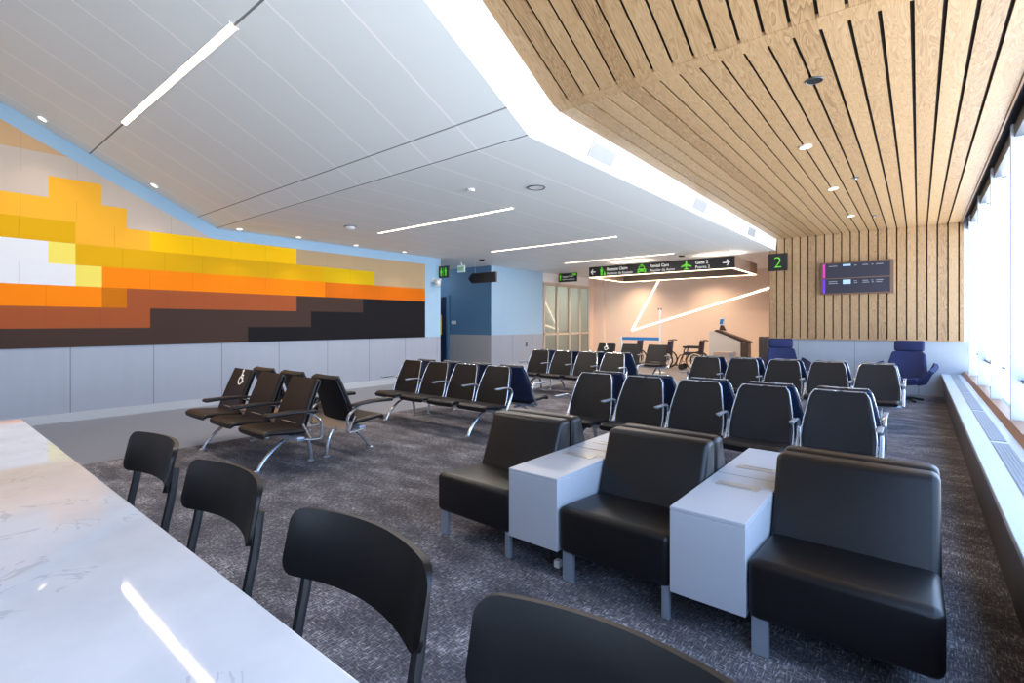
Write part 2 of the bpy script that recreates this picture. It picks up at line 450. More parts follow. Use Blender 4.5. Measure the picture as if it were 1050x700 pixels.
bm = BM(); quad(bm, (-2.64, YR, zo(YR)+.03), (.66, YR, zo(YR)+.03), (.66, 3.9, ZO+.03), (-2.64, 3.9, ZO+.03)); quad(bm, (-2.64, 3.9, ZO+.03), (.66, 3.9, ZO+.03), (.66, YB, ZO+.03), (-2.64, YB, ZO+.03))
struct('ceiling_liner', bm, M['darkgap'], smooth=False)
bm = BM()
for k in range(20):
    x0 = WOFF + k*PITCH + GAP/2; x1 = x0 + PITCH - GAP
    if k == 0: x0 = WOFF
    if k == 19: x1 = .655
    box(bm, x0, x1, 3.95, YB-.05, ZO, ZO+.02)
    prism(bm, [(YR, zo(YR)), (3.86, zo(3.86)), (3.86, zo(3.86)+.02), (YR, zo(YR)+.02)], 'X', x0, x1)
prism(bm, [(3.85, zo(3.85)-.004), (3.96, ZO-.004), (3.96, ZO+.05), (3.85, zo(3.85)+.05)], 'X', WOFF, .655)
struct('ceiling_planks', bm, M['woodc'], smooth=False)
bm = BM()
prism(bm, [(YR, zo(YR)-.02), (3.9, ZO-.02), (YB, ZO-.02), (YB, ZO+.12), (3.9, ZO+.12), (YR, zo(YR)+.12)], 'X', .655, .672)
struct('trim_2', bm, M['woodtrim'], smooth=False)
bm = BM(); prism(bm, [(YR, zo(YR)+.1), (3.9, ZO+.1), (YB, ZO+.1), (YB, ZO+.15), (3.9, ZO+.15), (YR, zo(YR)+.15)], 'X', .64, 1.0)
struct('ceiling_soffit', bm, M['framegrey'], smooth=False)

# window wall: tall glazed bays between deep white fins
ZT = 3.42
bays = [-2.0, -.2, 1.6, 3.4, 5.2, 7.0, 8.8, 10.6, 12.4, 13.34]
bm = BM()
box(bm, .78, XG+.04, YR, YB, 0, .5)
prism(bm, [(YR, ZT+.05), (YB, ZT+.05), (YB, ZO+.12), (3.9, ZO+.12), (YR, zo(YR)+.12)], 'X', XG-.02, XG+.06)
box(bm, XG-.02, XG+.06, YR, -2.0, .5, ZT+.05)
struct('wall_right', bm, M['framegrey'], smooth=False)
for i, (a, b) in enumerate(zip(bays, bays[1:])):
    bm = BM(); quad(bm, (XG, a, .5), (XG, b, .5), (XG, b, ZT+.05), (XG, a, ZT+.05))
    w = struct('window_%d' % (i+1), bm, M['glass'], smooth=False)
    bm = BM()
    box(bm, .715, XG-.025, a, a+.07, .5, ZT+.06)
    f1 = obj('mullion', bm, M['frame'], w, smooth=False)
    bm = BM(); box(bm, XG-.10, XG+.03, a+.07, b, ZT-.07, ZT+.06)
    if i % 2 == 0: box(bm, XG-.05, XG+.02, a+.07, b, .905, .935)
    obj('transom', bm, M['framegrey'], w, smooth=False)
bm = BM(); prism(bm, [(.665, .47), (.70, .535), (.80, .535), (.80, .47)], 'Y', YR, YB-.002); struct('trim_3', bm, M['woodtrim'], smooth=False)
# bench-high heater casing under the windows
hb = thing('heater_casing', 'long pale stone heater casing with grey grilles below the window wall', 'heater casing', (.5, 4.4, 0))
bm = BM(); box(bm, .355-.5, .668-.5, YR-4.4, YB-4.402, .43, .47, .004, 1); obj('casing_top', bm, M['bench'], hb, smooth=False)
bm = BM(); box(bm, .39-.5, .42-.5, YR-4.4, 2.95-4.4, .0, .43); box(bm, .39-.5, .42-.5, 2.956-4.4, YB-4.402, .0, .43); obj('front_panel', bm, M['benchfront'], hb, smooth=False)
y = -3.95
while y < 13:
    bm = BM(); y1 = min(y+1.9, 13.2)
    box(bm, .485-.5, .595-.5, y-4.4, y1-4.4, .4705, .474)
    for q in range(5): box(bm, .49-.5+q*.021, .497-.5+q*.021, y-4.39, y1-4.41, .474, .4765)
    obj('grille', bm, M['grille'], hb, smooth=False); y += 2.0
# rear wall behind the viewer with one window
bm = BM()
quad(bm, (-14, YR, 0), (XG, YR, 0), (XG, YR, .9), (-14, YR, .9)); quad(bm, (-14, YR, 3.0), (XG, YR, 3.0), (XG, YR, 7.8), (-14, YR, 7.8)); quad(bm, (-14, YR, .9), (-2.6, YR, .9), (-2.6, YR, 3.0), (-14, YR, 3.0)); quad(bm, (-.6, YR, .9), (XG, YR, .9), (XG, YR, 3.0), (-.6, YR, 3.0))
struct('wall_rear', bm, M['white'], smooth=False)
bm = BM(); quad(bm, (-2.6, YR, .9), (-.6, YR, .9), (-.6, YR, 3.0), (-2.6, YR, 3.0)); struct('window_10', bm, M['glass'], smooth=False)

# glazed vestibule doors on the mural side, beyond the blue wall
bm = BM()
ys = [14.05, 14.85, 15.65, 16.4, 17.08]
for yy in ys: box(bm, XL-.05, XL+.03, yy, yy+.075, 0, 2.85)
box(bm, XL-.05, XL+.03, 14.05, 17.15, 2.82, 2.92); box(bm, XL-.05, XL+.03, 14.05, 17.15, 1.08, 1.15); box(bm, XL-.05, XL+.03, 14.05, 17.15, 0, .12)
dr = struct('door_2', bm, M['tanframe'], smooth=False)
for a, b in zip(ys, ys[1:]):
    bm = BM(); quad(bm, (XL-.01, a+.075, .12), (XL-.01, b, .12), (XL-.01, b, 2.82), (XL-.01, a+.075, 2.82)); obj('door_glass', bm, M['doorglass'], dr, smooth=False)
bm = BM(); box(bm, XL-.05, XL+.0, 14.03, YA, 2.92, ZW); struct('wall_transom', bm, M['white'], smooth=False)

# ------------------------------------------------------------------ mural of flat coloured panels
rows = [1.13, 1.42, 1.745, 2.065, 2.39, 2.715, 3.04, 3.365, 3.69, 4.015, 4.34, 4.665, 4.99, 5.3, 5.65, 6.0, 6.4]
C = dict(br=(66, 50, 44), bk=(22, 21, 25), ru=(160, 82, 44), og=(250, 134, 0), do=(200, 112, 0), o2=(216, 108, 6), wh=(226, 228, 232), py=(240, 222, 100),
         gd=(222, 168, 0), lg=(214, 176, 6), ye=(254, 196, 0), am=(246, 178, 48), ta=(184, 158, 122), gy=(200, 184, 170), tn=(206, 168, 126), cr=(222, 204, 184))
U = .318
rects = [
 (0, [(-4.5, 'br'), (4.25, 'bk'), (8.71, None)]),
 (1, [(-4.5, 'ru'), (2.67, 'br'), (5.54, 'bk'), (8.71, None)]),
 (2, [(-4.5, 'og'), (2.03, 'do'), (2.35, 'ru'), (5.22, 'br'), (6.82, 'bk'), (8.71, None)]),
 (3, [(-4.5, 'wh'), (1.71, 'py'), (2.03, 'og'), (5.86, 'o2'), (8.71, None)]),
 (4, [(-4.5, 'wh'), (1.40, 'py'), (1.71, 'gd'), (5.22, 'gd'), (5.86, 'lg'), (7.14, 'ta'), (8.71, None)]),
 (5, [(-4.5, 'gd'), (1.71, 'am'), (2.67, 'ye'), (5.22, 'ta'), (8.71, None)]),
 (6, [(-4.5, 'am'), (2.35, 'gy'), (3.6, None)]),
 (7, [(-4.5, 'gy'), (1.40, 'am'), (2.03, 'gy'), (3.6, None)]),
 (8, [(-4.5, 'gy'), (3.6, None)])] + [(r, [(-4.5, 'tn'), (3.6, None)]) for r in range(9, 15)]
def mural_mat(k, c):
    return mat('mural_'+k, c, .65, spec=.15, var=.015, vscale=2)
keys = list(C)
mm = [mural_mat(k, C[k]) for k in keys]
bm = BM()
ztop = lambda y: 3.04 + max(0, SL*(3.62-y))
for r, segs in rects:
    for (a, k), (b, _) in zip(segs, segs[1:]):
        z0, z1 = rows[r], rows[r+1]
        n = max(1, int(round((b-a)/U/2))); st = (b-a)/n
        for i in range(n):
            ya, yb = a+i*st, a+(i+1)*st
            if i < n-1: yb -= .0015
            if ztop(yb) >= z1: pts = [(ya, z0), (yb, z0), (yb, z1), (ya, z1)]
            elif ztop(ya) <= z0: continue
            else:   # clipped by the sloping top edge
                yc1 = 3.62-(z1-3.04)/SL; yc0 = 3.62-(z0-3.04)/SL
                pts = [(ya, z0)]
                pts.append((min(yb, yc0), z0))
                if yc0 > yb: pts.append((yb, ztop(yb)))
                if yc1 > ya: pts += [(yc1, z1), (ya, z1)]
                else: pts.append((ya, ztop(ya)))
            x = XL+.022
            A = [bm.verts.new((x, p[0], p[1])) for p in pts]
            f = bm.faces.new(A); f.material_index = keys.index(k)
prism(bm, [(YR, 1.13), (8.71, 1.13), (8.71, 3.04), (3.62, 3.04), (YR, ztop(YR))], 'X', XL+.004, XL+.015, mi=keys.index('br'))
mu = obj('wall_mural', bm, mm, smooth=False); tag(mu, 'sunset-coloured mural of flat rectangular panels on the long blue wall', 'mural')

# ------------------------------------------------------------------ white quartz counter and stools
ct = thing('bar_counter', 'long white quartz counter with fine grey veins in front of the black stools', 'counter', (-1.4, -.15, 0))
bm = BM(); box(bm, -1.72, 1.75, -.5, .5, 1.03, 1.07, .004, 2); obj('countertop', bm, M['quartz'], ct, smooth=True, ang=20)
bm = BM(); box(bm, -1.62, 1.65, -.12, .02, 0, 1.03); obj('support_wall', bm, M['laminate'], ct, smooth=False)

def stool(label, loc):
    t = thing('bar_stool', label, 'stool', loc, 0, 'black stools along the quartz counter')
    w, r = .228, .035
    def P(u, v):
        x = u*w; d = max(0, abs(x)-(w-r)); c = r-math.sqrt(max(0, r*r-d*d))
        z0, z1 = .958+c*.9, 1.096-c
        z = z0+(z1-z0)*v
        return (x,   .085 - .056*u*u + .03*(z-.945)/.14, z)
    bm = BM(); slab(bm, 28, 8, P, .014); obj('backrest', bm, M['stool'], t, ang=50)
    for s in (-1, 1):
        bm = BM()
        tube(bm, smooth_path([(s*.185, .079, 1.03), (s*.185, .066, .93), (s*.185, .045, .82), (s*.185, .045, .70), (s*.20, .085, .3), (s*.215, .12, .0)], 5), .011, .013)
        obj('leg', bm, M['stoolmetal'], t)
        bm = BM(); tube(bm, smooth_path([(s*.18, -.33, .70), (s*.195, -.36, .35), (s*.21, -.39, 0)], 4), .011, .013); obj('leg', bm, M['stoolmetal'], t)
    bm = BM()
    def S(u, v): return (u*.2*(1-.1*(1-v)), -.37+.42*v, .735-.012*(1-abs(u))+.01*(v-.5)**2)
    slab(bm, 16, 10, S, .016); obj('seat', bm, M['stool'], t, ang=50)
    bm = BM()
    tube(bm, [(-.18, -.33, .70), (.18, -.33, .70)], .01); tube(bm, [(-.185, .045, .70), (.185, .045, .70)], .01)
    for s in (-1, 1): tube(bm, [(s*.18, -.33, .70), (s*.185, .045, .70)], .01, up=(0, 0, 1))
    obj('seat_frame', bm, M['stoolmetal'], t)
    bm = BM(); fr = [(-.2, -.372, .25), (.2, -.372, .25), (.205, .091, .25), (-.205, .091, .25)]
    tube(bm, fr, .009, closed=True, up=(0, 0, 1)); obj('footrest', bm, M['stoolmetal'], t)
    return t
names = ['black curved-back stool at the counter, farthest one in the row beside the quartz edge', 'black curved-back stool second from the far end of the quartz counter',
         'black curved-back stool third from the far end, whole backrest showing past the counter', 'black curved-back stool nearest the viewer, cut off by the bottom of the picture']
st = None
for i, x in enumerate((-2.06, -1.46, -.845, -.29)):
    st = stool(names[i], (x, .49, 0)) if i == 0 else dup(st, (x, .49, 0), 0, names[i])

# ------------------------------------------------------------------ lounge chairs and end tables
def lounge(label, loc, rz=0, w=.668):
    t = thing('lounge_chair', label, 'armchair', loc, rz, 'black leather lounge chairs placed back to back')
    h = w/2 - .002
    bm = BM(); prism(bm, [(-.375, .165), (.12, .165), (.12, .405), (-.375, .44)], 'X', -h, h, .04, 4); obj('seat', bm, M['leather'], t, ang=60)
    bm = BM(); prism(bm, [(.065, .36), (.235, .79), (.362, .79), (.362, .165), (.065, .165)], 'X', -h, h, .034, 4); obj('backrest', bm, M['leather'], t, ang=60)
    for s in (-1, 1):
        bm = BM(); wd = .07 if s < 0 else .04
        xa = s*(h-.012); box(bm, min(xa, xa-s*wd), max(xa, xa-s*wd), -.345, -.315, 0, .175, .003, 1); obj('leg', bm, M['alu2'], t, smooth=False)
        bm = BM(); box(bm, min(xa, xa-s*wd), max(xa, xa-s*wd), .30, .33, 0, .175, .003, 1); obj('leg', bm, M['alu2'], t, smooth=False)
    return t
XS = (-2.335, -1.296, -.262)
lf = ['black leather front lounge chair at the far end, white table on one side only',
      'black leather lounge chair between the two white end tables in the front row',
      'black leather lounge chair nearest the window aisle, largest in the picture']
lr = ['black leather lounge chair facing away, behind the far front one', 'black leather lounge chair facing away, behind the middle front one', 'black leather lounge chair facing away, behind the one nearest the window aisle']
lc = None
for i, x in enumerate(XS):
    lc = lounge(lf[i], (x, 2.795, 0)) if i == 0 else dup(lc, (x, 2.795, 0), 0, lf[i])
    r = dup(lc, (x, 3.54, 0), PI, lr[i])
    if i == 2: lc.scale.x = r.scale.x = 1.032

def end_table(label, loc, rz, w):
    t = thing('end_table', label, 'side table', loc, rz, 'white box tables between the lounge chairs')
    bm = BM(); box(bm, -w/2, w/2, -.375, .368, .165, .569, .002, 1); obj('table_body', bm, M['laminate'], t, smooth=False)
    bm = BM(); box(bm, -w/2, w/2, -.375, .368, .572, .59, .002, 1); obj('table_top', bm, M['laminate'], t, smooth=False)
    bm = BM(); box(bm, -w/2+.004, w/2-.004, -.371, .364, .568, .573); obj('edge_band', bm, M['laminate'], t, smooth=False)
    bm = BM(); box(bm, -.11, .11, .12, .205, .5895, .5925, .001, 1); pl = obj('power_plate', bm, M['greige'], t, smooth=False)
    bm = BM(); box(bm, -.085, .075, .132, .15, .5922, .5932); obj('power_slot', bm, M['grille'], pl, smooth=False)
    bm = BM(); box(bm, -w/2+.1, w/2-.1, .25, .30, 0, .166); obj('support_foot', bm, M['black'], t, smooth=False)
    return t
TX = ((-1.815, .362), (-.784, .356))
e1 = end_table('white box end table between the first and second front lounge chairs, farther from the window', (TX[0][0], 2.795, 0), 0, .364)
e2 = end_table('white box end table beside the front lounge chair nearest the window aisle', (TX[1][0], 2.795, 0), 0, .352)
dup(e1, (TX[0][0], 3.54, 0), PI, 'white end table of the rear row, behind the farther front end table')
dup(e2, (TX[1][0], 3.54, 0), PI, 'white end table of the rear row, behind the end table nearest the window')

pw = thing('power_adapter', 'small white power adapter on a black lead lying under the white table', 'adapter', (-1.72, 2.56, 0))
bm = BM(); box(bm, -.02, .02, -.02, .02, 0, .045, .004, 1); obj('adapter_body', bm, M['white'], pw, smooth=False)
bm = BM(); tube(bm, smooth_path([(-.02, 0, .02), (-.06, .0, .012), (-.1, .02, .012), (-.14, .05, .006)], 5), .006); obj('lead', bm, M['black'], pw)

# ------------------------------------------------------------------ beam seating
def icon(parent, cx, cz, y, s, m):
    bm = BM()
    prism(bm, disc_pts(cx-.05*s, cz+.36*s, .09*s), 'Y', y, y-.003)
    for (a, b) in (((-.05, .24), (-.03, -.02)), ((-.05, .12), (.16, .12)), ((-.03, -.02), (.16, -.02)), ((.16, -.02), (.26, -.26)), ((.26, -.26), (.36, -.23))):
        a = Vector(a)*s; b = Vector(b)*s; d = (b-a).normalized(); n = Vector((-d.y, d.x))*.045*s
        prism(bm, [(cx+p.x, cz+p.y) for p in (a+n-d*.02*s, b+n+d*.03*s, b-n+d*.03*s, a-n-d*.02*s)], 'Y', y, y-.003)
    for k in range(12):
        a0 = 2.2+k*.36; a1 = a0+.37
        q = [(cx+.02*s+r*s*math.cos(a), cz-.16*s+r*s*math.sin(a)) for r, a in ((.2, a0), (.2, a1), (.27, a1), (.27, a0))]
        prism(bm, q, 'Y', y, y-.003)
    return obj('priority_symbol', bm, m, parent, smooth=False)

def beam_bench(label, loc, rz, n, sp, style, group, sym=None, flip=1):
    """one beam with n seats; seats face local -Y. style: 'slim' (tapered, silver piping, cast arms) or 'pad' (square backs, wide pad arms)"""
    t = thing('beam_seating', label, 'airport seating', loc, rz, group)
    pad = style != 'slim'
    vin = M['brownvinyl'] if style == 'pad' else M['vinyl']
    xs = [(i-(n-1)/2)*sp for i in range(n)]
    hw = .27 if not pad else .305
    # back leans from (y -.31, z .40) to (y -.13, z .89)
    b0 = Vector((0, -.315, .385)); b1 = Vector((0, -.135, .895))
    if pad: b0 = Vector((0, -.315, .40)); b1 = Vector((0, -.12, .905))
    seat_me = back_me = pipe_me = shell_me = None
    def W(v):
        if pad: return .30 - .035*v
        return .272 + .006*math.sin(min(1, v/.25)*PI/2) - .062*max(0, (v-.2)/.8)**1.3
    def BP(u, v, off=0.0):
        r = .032 if not pad else .025
        w = W(v); x = u*w; d = max(0, abs(x)-(w-r)); c = r-math.sqrt(max(0, r*r-d*d))
        p = b0.lerp(b1, v); L = (b1-b0).length
        dz = -c*max(0, (v-.5)*2)
        nrm = Vector((0, -(b1-b0).z, (b1-b0).y)).normalized()
        bow = .02*(1-u*u)*1 + .015*math.sin(v*PI) * -1
        q = p + (b1-b0).normalized()*dz - nrm*bow*.6 + nrm*off
        return (x, q.y, q.z)
    for i, x in enumerate(xs):
        if seat_me is None:
            bm = BM()
            th = .05
            def SP(u, v):
                yy = -.70 + .42*v
                z = .435 - .035*v + .006*u*u - .03*max(0, (.14-v)/.14)**2
                return (u*hw*(1-.06*(1-v)**3), yy, z-.02)
            slab(bm, 16, 14, SP, th); o = obj('seat', bm, vin, t, ang=60); seat_me = o.data
            bm = BM(); slab(bm, 24, 14, BP, .034 if not pad else .05); ob = obj('backrest', bm, vin, t, ang=60); back_me = ob.data
            kids = []
            if not pad:
                bm = BM(); path = [BP(-1, .02+.93*k/10, .014) for k in range(11)] + [BP(-1+2*k/16, 1, .014) for k in range(1, 16)] + [BP(1, .95-.93*k/10, .014) for k in range(11)]
                tube(bm, path, .0065, .0065, 6); kids.append(obj('piping', bm, M['alu'], ob))
            bm = BM()
            slab(bm, 16, 8, lambda u, v: BP(u*.99, .02+v*.97, -.026 if not pad else -.034), .02); kids.append(obj('back_shell', bm, M['shell'] if not pad else M['black'], ob, ang=60))
            bm = BM(); prism(bm, [(-.40, .335), (-.30, .335), (-.285, .40), (-.33, .40), (-.36, .375)], 'X', -.20, .20, .006, 2); br = obj('seat_bracket', bm, M['black'], o)
            proto = (o, ob, kids, br)
        else:
            o = proto[0].copy(); COL.objects.link(o); o.parent = t; k = proto[3].copy(); COL.objects.link(k); k.parent = o
            ob = proto[1].copy(); COL.objects.link(ob); ob.parent = t
            for kk in proto[2]:
                k = kk.copy(); COL.objects.link(k); k.parent = ob
        o.location = (x, 0, 0); ob.location = (x, 0, 0)
        if sym == i:
            k = icon(ob, 0, 0, 0, .23, M['textwhite']); p = Vector(BP(.25 if style == 'pad' else 0, .80, .03)); 
            k.location = (p.x, p.y-.006, p.z); k.rotation_euler = (-.36, 0, 0)
    # beam
    bm = BM(); ends = xs[0]-sp*.5, xs[-1]+sp*.5
    box(bm, ends[0]+.02, ends[1]-.02, -.40, -.32, .30, .345, .008, 2); obj('beam', bm, M['alu2'], t)
    # arms
    arm = None; ax = [xs[0]-sp/2] + [x+sp/2 for x in xs]
    if style == 'pad': ax = ax[1:] if flip > 0 else ax[:-1]
    for i, x in enumerate(ax):
        if arm is None:
            if style == 'pad':
                bm = BM(); prism(bm, [(-.735, .605), (-.72, .63), (-.45, .63), (-.20, .605), (-.195, .585), (-.45, .60), (-.72, .59)], 'X', -.05, .05, .008, 2)
                arm = obj('armrest', bm, vin, t)
                bm = BM(); tube(bm, smooth_path([(0, -.34, .60), (0, -.26, .57), (0, -.17, .49), (0, -.155, .44), (0, -.155, .37), (0, -.16, .31), (0, -.22, .305), (0, -.34, .32)], 5), .024, .012); obj('arm_support', bm, M['alu'], arm)
            else:
                bm = BM()
                tube(bm, smooth_path([(0, -.36, .33), (0, -.30, .40), (0, -.235, .52), (0, -.225, .58), (0, -.26, .625), (0, -.33, .64), (0, -.52, .635)], 5), .019, .013); arm = obj('armrest', bm, M['alu'], t)
                bm = BM(); box(bm, -.022, .022, -.55, -.33, .636, .652, .007, 2); obj('arm_pad', bm, M['alu2'], arm)
            a = arm
        else:
            a = arm.copy(); COL.objects.link(a); a.parent = t; k = arm.children[0].copy(); COL.objects.link(k); k.parent = a
        a.location = (x, 0, 0)
    # legs: a long sweeping front strut and a short rear strut
    lx = (xs[0]-sp*.44, xs[-1]+sp*.22) if pad else (xs[0]-sp*.05, xs[-1]-sp*.15)
    if pad: lx = (-.61*flip, .82*flip)
    for x in lx:
        bm = BM()
        tube(bm, smooth_path([(0, -.66, .012), (0, -.60, .10), (0, -.50, .20), (0, -.38, .275), (0, -.25, .300), (0, -.17, .285), (0, -.125, .22), (0, -.10, .11), (0, -.09, .012)], 5), .024, .017)
        lg = obj('leg', bm, M['alu'], t, loc=(x, 0, 0))
        bm = BM()
        for yy in (-.665, -.09): lathe(bm, [(.032, 0), (.032, .012), (.02, .02)], (0, yy, 0), 14)
        obj('foot', bm, M['alu2'], lg)
    if pad:
        bm = BM(); prism(bm, [(-.215, .30), (-.23, .295), (-.315, .455), (-.30, .465)], 'X', ends[0]+.08, ends[1]-.08); obj('rear_panel', bm, M['tan'], t, smooth=False)
    return t

G = 'beam seats in the waiting area'
YAc, YCc, YBc, YFc = 5.40, 2.93, 9.18, 13.1
A = beam_bench('five black tapered seats on one beam behind the white tables, facing the counter', (-1.765, YAc, 0), 0, 5, .61, 'slim', G)
dup(A, (-1.765, YAc, 0), PI, 'five black seats facing away, back to back with the row behind the white tables')
dup(A, (-1.69, YBc, 0), 0, 'five black tapered seats on one beam before the blue chairs, facing the counter')
dup(A, (-1.69, YBc, 0), PI, 'five black seats facing the blue chairs, backs against the far five-seat row')
D = beam_bench('four black tapered seats in mid room between the padded-arm seats and the lounge chairs', (-5.43, YAc, 0), 0, 4, .605, 'slim', G)
dup(D, (-5.43, YAc, 0), PI, 'four black seats facing away, back to back with the mid room row of four')
dup(D, (-5.62, YBc, 0), 0, 'four black tapered seats in the far row near the glass doors')
dup(D, (-5.62, YBc, 0), PI, 'four black seats facing away, back to back with the row near the glass doors')
Cc = beam_bench('three brown-black seats with wide padded arms nearest the mural, white symbol on the end backrest', (-5.96, YCc, 0), 0, 3, .76, 'pad', G, sym=0)
beam_bench('three black padded-arm seats facing away, back to back with the symbol row nearest the mural', (-5.96, YCc, 0), PI, 3, .76, 'pad', G, flip=-1)
beam_bench('three black square-backed seats before the wheelchairs, white symbol on one backrest', (-6.24, YFc, 0), 0, 3, .765, 'loop', G, sym=0)

# ------------------------------------------------------------------ blue swivel chairs at the back wall
def egg(label, loc, rz):
    t = thing('swivel_chair', label, 'armchair', loc, rz, 'blue swivel chairs by the back wall')
    bm = BM(); box(bm, -.245, .245, -.045, .045, .935, 1.15, .042, 4); hd = obj('headrest', bm, M['blue'], t, ang=60)
    hd.location = (0, .0, 0); 
    for v in hd.data.vertices: v.co.y += .20 + (v.co.z-.93)*.12
    bm = BM()
    def P(u, v):
        w = .35 - .07*v; x = u*w; r = .07; d = max(0, abs(x)-(w-r)); c = r-math.sqrt(max(0, r*r-d*d))
        z = .40+(.925-.40)*v - c*max(0, v-.5)*2
        return (x, .04+.17*v - .10*u*u*(1-v*.5), z)
    slab(bm, 24, 12, P, .07); obj('backrest', bm, M['blue'], t, ang=60)
    for s in (-1, 1):
        bm = BM()
        def Wg(u, v):
            a = (u+1)/2
            y = .14 - .56*a
            x = s*(.27 + .16*v + .07*a*v + .04*v*math.sin(a*PI))
            z = .33 + (.40 - .10*a)*v*(1-.12*a) + .02*a
            return (x, y, z)
        slab(bm, 18, 8, Wg, .075); obj('wing', bm, M['blue'], t, ang=60)
    bm = BM()
    def S(u, v): return (u*(.30-.02*v), -.46+.56*v, .40-.04*v+.03*u*u-.03*max(0, (.15-v)/.15)**2)
    slab(bm, 18, 12, S, .11); obj('seat', bm, M['blue'], t, ang=60)
    bm = BM(); tube(bm, [(0, .22, .86), (0, .225, .98)], .05, .015); obj('neck', bm, M['blue'], t)
    bm = BM(); tube(bm, [(0, -.1, .04), (0, -.1, .36)], .03)
    obj('column', bm, M['black'], t)
    bm = BM()
    for k in range(4):
        a = PI/4+k*PI/2; tube(bm, [(0, -.1, .055), (.18*math.cos(a), -.1+.18*math.sin(a), .045), (.34*math.cos(a), -.1+.34*math.sin(a), .014)], .022, .014, up=(0, 0, 1))
    obj('swivel_base', bm, M['black'], t)
    return t
e = egg('blue high-backed swivel chair in the corner by the heater casing', (-.20, 12.45, 0), -.25)
dup(e, (-2.36, 12.45, 0), .35, 'blue high-backed swivel chair beside the end of the oak wall')

# ------------------------------------------------------------------ wheelchairs (face local -X)
def wheelchair(label, loc, rz):
    t = thing('wheelchair', label, 'wheelchair', loc, rz, 'wheelchairs parked at the warm wall')
    for s in (-1, 1):
        y = s*.27
        bm = BM(); tube(bm, circle_pts((.10, y, .29), .275, 32), .022, .022, 8, closed=True, up=(0, 1, 0)); w = obj('wheel', bm, M['rubber'], t)
        bm = BM(); tube(bm, circle_pts((.10, y+s*.04, .29), .235, 32), .014, .014, 6, closed=True, up=(0, 1, 0)); obj('hand_rim', bm, M['rim'], w)
        bm = BM(); lathe(bm, [(.035, -.02), (.035, .02)], (.10, y, .29), 14, 'Y')
        for k in range(12):
            a = 2*PI*k/12; tube(bm, [(.10, y, .29), (.10+.265*math.cos(a), y, .29+.265*math.sin(a))], .004, segs=4)
        obj('spokes', bm, M['alu2'], w)
        bm = BM(); tube(bm, circle_pts((-.36, s*.22, .09), .075, 18), .015, .02, 8, closed=True, up=(0, 1, 0)); lathe(bm, [(.06, -.008), (.06, .008)], (-.36, s*.22, .09), 14, 'Y'); obj('caster', bm, M['rubber'], t)
        bm = BM()
        tube(bm, smooth_path([(.38, s*.22, .93), (.28, s*.22, .94), (.24, s*.22, .90), (.22, s*.22, .5), (.2, s*.22, .28)], 4), .02)
        tube(bm, smooth_path([(.23, s*.22, .70), (.0, s*.22, .71), (-.2, s*.22, .70), (-.26, s*.22, .62), (-.27, s*.22, .48)], 4), .018)
        tube(bm, smooth_path([(.22, s*.22, .47), (-.3, s*.22, .48), (-.42, s*.21, .42), (-.50, s*.2, .22), (-.52, s*.2, .14)], 4), .018)
        tube(bm, [(.2, s*.22, .27), (-.34, s*.22, .27), (-.36, s*.22, .17)], .012); tube(bm, [(-.28, s*.22, .48), (-.34, s*.22, .27)], .012)
        obj('side_frame', bm, M['darkbrown'], t)
        bm = BM(); box(bm, -.30, .16, s*.22-.04, s*.22+.04, .70, .76, .012, 2); obj('armrest', bm, M['black'], t)
        bm = BM(); box(bm, -.66, -.50, s*.11-.08, s*.11+.08, .12, .135, .005, 1); obj('footplate', bm, M['black'], t)
    bm = BM(); box(bm, -.30, .2, -.21, .21, .47, .56, .018, 3); obj('seat', bm, M['navy'], t)
    bm = BM(); prism(bm, [(.17, .50), (.235, .50), (.285, .90), (.205, .90)], 'Y', -.22, .22, .01, 2); obj('backrest', bm, M['navy'], t)
    bm = BM(); tube(bm, [(.10, -.27, .29), (.10, .27, .29)], .012); tube(bm, [(.1, -.2, .27), (-.05, .2, .47)], .01); tube(bm, [(.1, .2, .27), (-.05, -.2, .47)], .01); obj('cross_frame', bm, M['alu2'], t)
    return t
wc = wheelchair('folding wheelchair beside the grey podium, side-on, navy seat', (-5.58, 16.1, 0), 0.1)
dup(wc, (-6.62, 16.15, 0), .1, 'wheelchair behind the end square-backed seat, wheel showing past its backrest')
dup(wc, (-7.72, 16.2, 0), .1, 'wheelchair parked behind the blue belt rail, farthest from the podium')

# barrier with blue belt, sign pole
bt = thing('belt_barrier', 'white post and tall slim white pole joined by a bright blue belt', 'barrier', (-6.75, 14.5, 0))
for x, h, nm in ((-.57, 1.06, 'post'), (.70, 1.93, 'tall_pole')):
    bm = BM(); tube(bm, [(x, 0, .0), (x, 0, h)], .03, segs=12); p = obj(nm, bm, M['whitemetal'], bt)
    bm = BM(); lathe(bm, [(.16, 0), (.16, .015), (.05, .03)], (x, 0, 0), 20); obj('post_base', bm, M['whitemetal'], p)
bm = BM(); box(bm, .64, .75, -.015, .015, 1.89, 1.94); obj('pole_cap', bm, M['framegrey'], p, smooth=False)
bm = BM(); box(bm, -.57, .70, -.012, .012, .97, 1.06); obj('belt', bm, M['beltblue'], bt, smooth=False)

